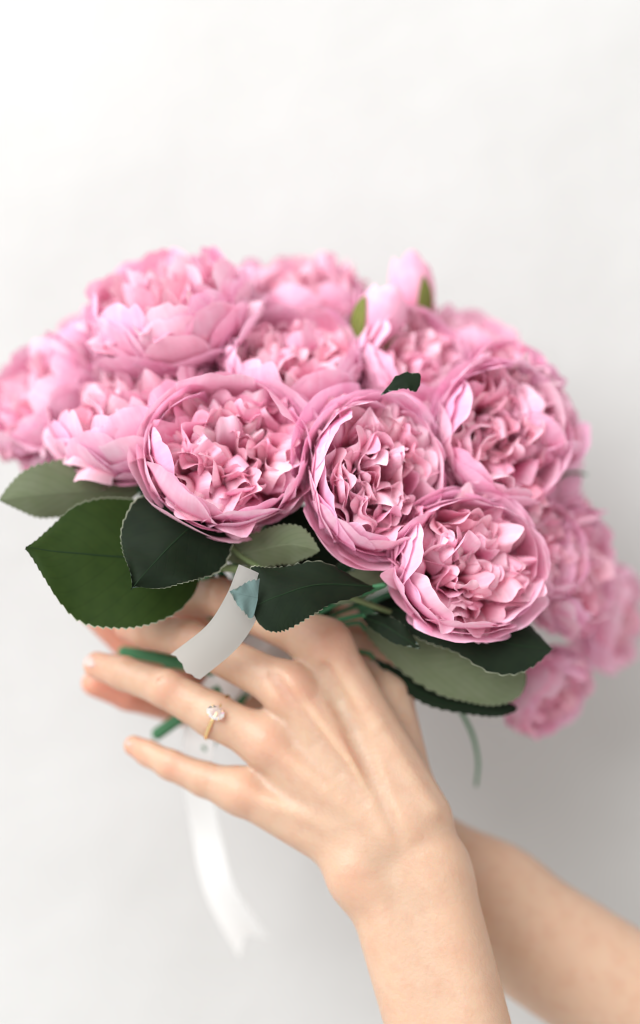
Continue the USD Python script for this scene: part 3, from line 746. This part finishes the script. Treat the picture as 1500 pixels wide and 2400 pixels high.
def left_field(X):
    wrist = (930, 1985, 140)
    d = cone(X, pt(1020, 2030, 135), pt(1140, 2560, 60), 80, 98)                     # radius side
    d = smin(d, cone(X, pt(892, 2110, 140), pt(1040, 2560, 70), 74, 90), 60)          # ulna side
    d = smin(d, cone(X, pt(950, 2060, 180), pt(1080, 2560, 110), 84, 100), 60)
    d = smin(d, cone(X, pt(955, 1955, 150), pt(1010, 2060, 140), 82, 80), 50)
    mc = {'index': ((985, 1915, 150), 74, 60), 'middle': ((935, 1930, 135), 72, 56), 'ring': ((880, 1965, 140), 70, 54), 'pinky': ((830, 1998, 160), 66, 50)}
    for f_, (b, rb, rm) in mc.items():
        d = smin(d, cone(X, pt(*b), pt(*L_MCP[f_]), rb, rm), 44)
    d = smin(d, cone(X, pt(930, 1880, 215), pt(660, 1700, 240), 70, 62), 40)           # the thick of the palm
    d = smin(d, cone(X, pt(966, 1905, 215), pt(905, 1640, 300), 66, 62), 44)           # ball of the thumb
    d = smin(d, chain(X, [(905, 1640, 300), (840, 1500, 380), (760, 1400, 420)], [56, 46, 36]), 20)
    fingers = {
        'index': ([L_MCP['index'], (515, 1400, 235), (420, 1405, 330), (350, 1430, 380)], [56, 46, 38, 32]),
        'middle': ([L_MCP['middle'], (440, 1497, 215), (345, 1483, 285), (297, 1470, 335)], [54, 45, 38, 30]),
        'ring': ([L_MCP['ring'], (500, 1676, 180), (388, 1614, 205), (290, 1578, 262), (228, 1560, 305)], [54, 53, 44, 39, 33]),
        'pinky': ([L_MCP['pinky'], (480, 1827, 228), (400, 1793, 250), (348, 1766, 280), (314, 1748, 300)], [50, 41, 35, 30, 25]),
    }
    hand = None
    for p, r in fingers.values():
        c = chain(X, p, r, 12)
        hand = c if hand is None else smin(hand, c, 7)
    d = smin(d, hand, 34)
    for f_, r in (('index', 47), ('middle', 47), ('ring', 46), ('pinky', 38)):         # knuckles
        u, v, w = L_MCP[f_]
        d = bump_at(X, d, (u + 8, v + 8, w - 16), r, 26)
    d = bump_at(X, d, (388, 1610, 192), 38, 16)
    # tendons standing out on the back of the hand
    for f_, b in (('index', (1010, 1900, 92)), ('middle', (960, 1955, 78)), ('ring', (915, 1970, 84)), ('pinky', (880, 1980, 100))):
        u, v, w = L_MCP[f_]
        mid = tuple((np.array(b) + np.array((u, v, w - 50))) / 2 - np.array([0, 0, 4]))
        d = smin(d, chain(X, [b, mid, (u + 5, v + 5, w - 46)], [10, 10, 11], 8), 30)
    d = groove(X, d, [(640, 1585, 100), (690, 1655, 86), (744, 1738, 87), (800, 1805, 78), (855, 1875, 66)], (11, 17, 18, 14, 3), 22)
    d = groove(X, d, [(762, 1570, 124), (795, 1640, 116), (828, 1712, 99), (880, 1840, 66), (935, 1965, 50)], (11, 17, 19, 17, 5), 22)
    # wrist: ulnar head, hollow, creases
    d = bump_at(X, d, (830, 2060, 132), 60, 70)
    # flexion lines on the knuckle of the ring finger
    for q in (-9, 0, 9):
        d = groove(X, d, [(376 + q, 1585 + q * 0.4, 165), (392 + q, 1640 + q * 0.4, 170)], 2, 6)
    return d


def right_field(X):
    d = cone(X, pt(890, 1925, 560), pt(1140, 2125, 540), 96, 142)
    d = smin(d, cone(X, pt(1140, 2125, 540), pt(1900, 2625, 450), 145, 170), 60)
    d = smin(d, cone(X, pt(890, 1925, 560), pt(740, 1790, 580), 96, 92), 50)
    d = smin(d, cone(X, pt(760, 1780, 590), pt(640, 1560, 600), 92, 70), 50)
    d = smin(d, cone(X, pt(760, 1760, 590), pt(620, 1650, 600), 88, 64), 50)
    fingers = [([(640, 1520, 600), (470, 1440, 560), (390, 1400, 500), (345, 1380, 470)], [56, 44, 36, 30]),
               ([(620, 1600, 600), (410, 1585, 560), (308, 1512, 500), (214, 1430, 460)], [56, 46, 42, 34]),
               ([(620, 1650, 600), (430, 1662, 530), (300, 1630, 460), (220, 1602, 430)], [52, 38, 35, 30]),
               ([(650, 1680, 600), (540, 1640, 560), (470, 1612, 520), (430, 1600, 490)], [46, 34, 28, 24])]
    hand = None
    for p, r in fingers:
        c = chain(X, p, r, 12)
        hand = c if hand is None else smin(hand, c, 7)
    return smin(d, hand, 30)


def ellipsoid(u, v, w, r, ax1, ax2, label=None):
    m = trimesh.creation.icosphere(3, 1.0)
    a, b = unit(ax1), None
    n = unit(np.array(ax2) - np.dot(ax2, a) * a)
    b = np.cross(a, n)
    M = np.stack([a * r[0], b * r[1], n * r[2]]) * S
    return W(u, v, w) + m.vertices @ M, m.faces


pers = thing('person', W(1045, 2440, 60), 'bare forearms and hands holding the bouquet by its stems, ring on one finger', 'person')


def flush_glow_of(v, spots):
    """Redder skin over knuckles, joints and fingertips, and painted backlight red on the far fingers: (place, radius, strength)."""
    out = np.zeros(len(v))
    for p, r, k in spots:
        d = np.linalg.norm(v - W(*p), axis=1) / (r * S)
        out = np.maximum(out, k * np.exp(-d ** 2))
    return out


mL = body(left_field, (150, -80, -2560), (1290, 520, -1310), 6.5)
mR = body(right_field, (120, 280, -2700), (1800, 800, -1320), 9.0)
spotsL = [((628, 1745, 110), 62, 0.26), ((566, 1860, 155), 50, 0.24), ((680, 1620, 95), 60, 0.30), ((770, 1520, 130), 60, 0.28), ((388, 1612, 165), 40, 0.34), ((400, 1793, 215), 34, 0.34), ((228, 1560, 300), 62, 0.42), ((312, 1750, 300), 58, 0.42),
          ((297, 1470, 330), 80, 0.5), ((350, 1430, 380), 80, 0.45), ((440, 1497, 190), 55, 0.25), ((515, 1400, 200), 50, 0.25), ((826, 2062, 66), 50, 0.12)]
backlit_spotsR = [((300, 1500, 500), 230, 0.75), ((280, 1640, 450), 190, 0.80), ((480, 1560, 560), 160, 0.7)]  # broad red painted on the far fingers, standing in for light through them
armL = part(pers, 'arm', mL, 'skin', label='near left hand and forearm, back of the hand to the camera', flush_glow=flush_glow_of(mL[0], spotsL))
armR = part(pers, 'arm', mR, 'skin', label='far right forearm in shade, its fingers behind the stems', flush_glow=flush_glow_of(mR[0], backlit_spotsR))
part(armL, 'fingernail', ellipsoid(212, 1550, 281, (20, 15, 4), (-0.8, 0.55, 0.25), (-0.35, -0.85, 0.5)), 'nail')
part(armL, 'fingernail', ellipsoid(306, 1740, 283, (14, 10, 4), (-0.8, 0.5, 0.25), (-0.3, -0.85, 0.5)), 'nail')

# ------------------------------------------------------------------ ring
rc = W(509, 1681, 181)
ra = unit(W(388, 1614, 205) - W(620, 1737, 170))
ringt = thing('ring', rc, 'thin gold ring with an oval clear stone on the ring finger', 'ring')
Fr = frame_of(ra, 0)
th = np.linspace(0, 2 * np.pi, 65)[:-1]
ph = np.linspace(0, 2 * np.pi, 11)[:-1]
tt, pp = np.meshgrid(th, ph, indexing='ij')
Rm, rm = 55.5 * S * 1.05, 4.4 * S
p = np.stack([(Rm + rm * np.cos(pp)) * np.cos(tt), (Rm + rm * np.cos(pp)) * np.sin(tt), rm * 1.1 * np.sin(pp)], -1).reshape(-1, 3)
i, j = np.meshgrid(np.arange(64), np.arange(10), indexing='ij')
a, b = (i * 10 + j).ravel(), (i * 10 + (j + 1) % 10).ravel()
c_, d_ = (((i + 1) % 64) * 10 + j).ravel(), (((i + 1) % 64) * 10 + (j + 1) % 10).ravel()
part(ringt, 'band', (rc + p @ Fr, np.vstack([np.stack([a, c_, d_], 1), np.stack([a, d_, b], 1)])), 'gold')
cdir = unit(np.array([-0.10, -1.0, 0.36]) - np.dot([-0.10, -1.0, 0.36], ra) * ra)       # where the stone sits round the finger
sx = unit(np.cross(cdir, ra))
sc = rc + cdir * (Rm + 8 * S)
n8 = 12
ang = np.linspace(0, 2 * np.pi, n8, endpoint=False)
rows = [(0.0, -11), (20, 3), (20, 5), (13, 11)]
vs, fs = [], []
for r_, z in rows:
    for a_ in (ang + (np.pi / n8 if z in (11,) else 0)):
        vs.append(sc + (sx * math.cos(a_) * r_ * 0.85 + ra * math.sin(a_) * r_ * 1.15 + cdir * z) * S)
for k in range(len(rows) - 1):
    for q in range(n8):
        a0, a1, b0, b1 = k * n8 + q, k * n8 + (q + 1) % n8, (k + 1) * n8 + q, (k + 1) * n8 + (q + 1) % n8
        fs += [(a0, a1, b1), (a0, b1, b0)]
vs.append(sc + cdir * 11 * S)
for q in range(n8):
    fs.append((3 * n8 + q, 3 * n8 + (q + 1) % n8, len(vs) - 1))
gem = trimesh.Trimesh(np.array(vs), np.array(fs), process=True)
gem.fix_normals()
part(ringt, 'stone', gem, 'diamond', smooth=False)
for a_ in (0.7, 2.4, 3.9, 5.5):
    e = sx * math.cos(a_) * 18 + ra * math.sin(a_) * 23
    part(ringt, 'prong', tube([sc - cdir * 14 * S + e * 0.25 * S, sc + e * 0.95 * S, sc + (e * 0.95 + cdir * 8) * S], 1.4 * S, 6, 8), 'gold')
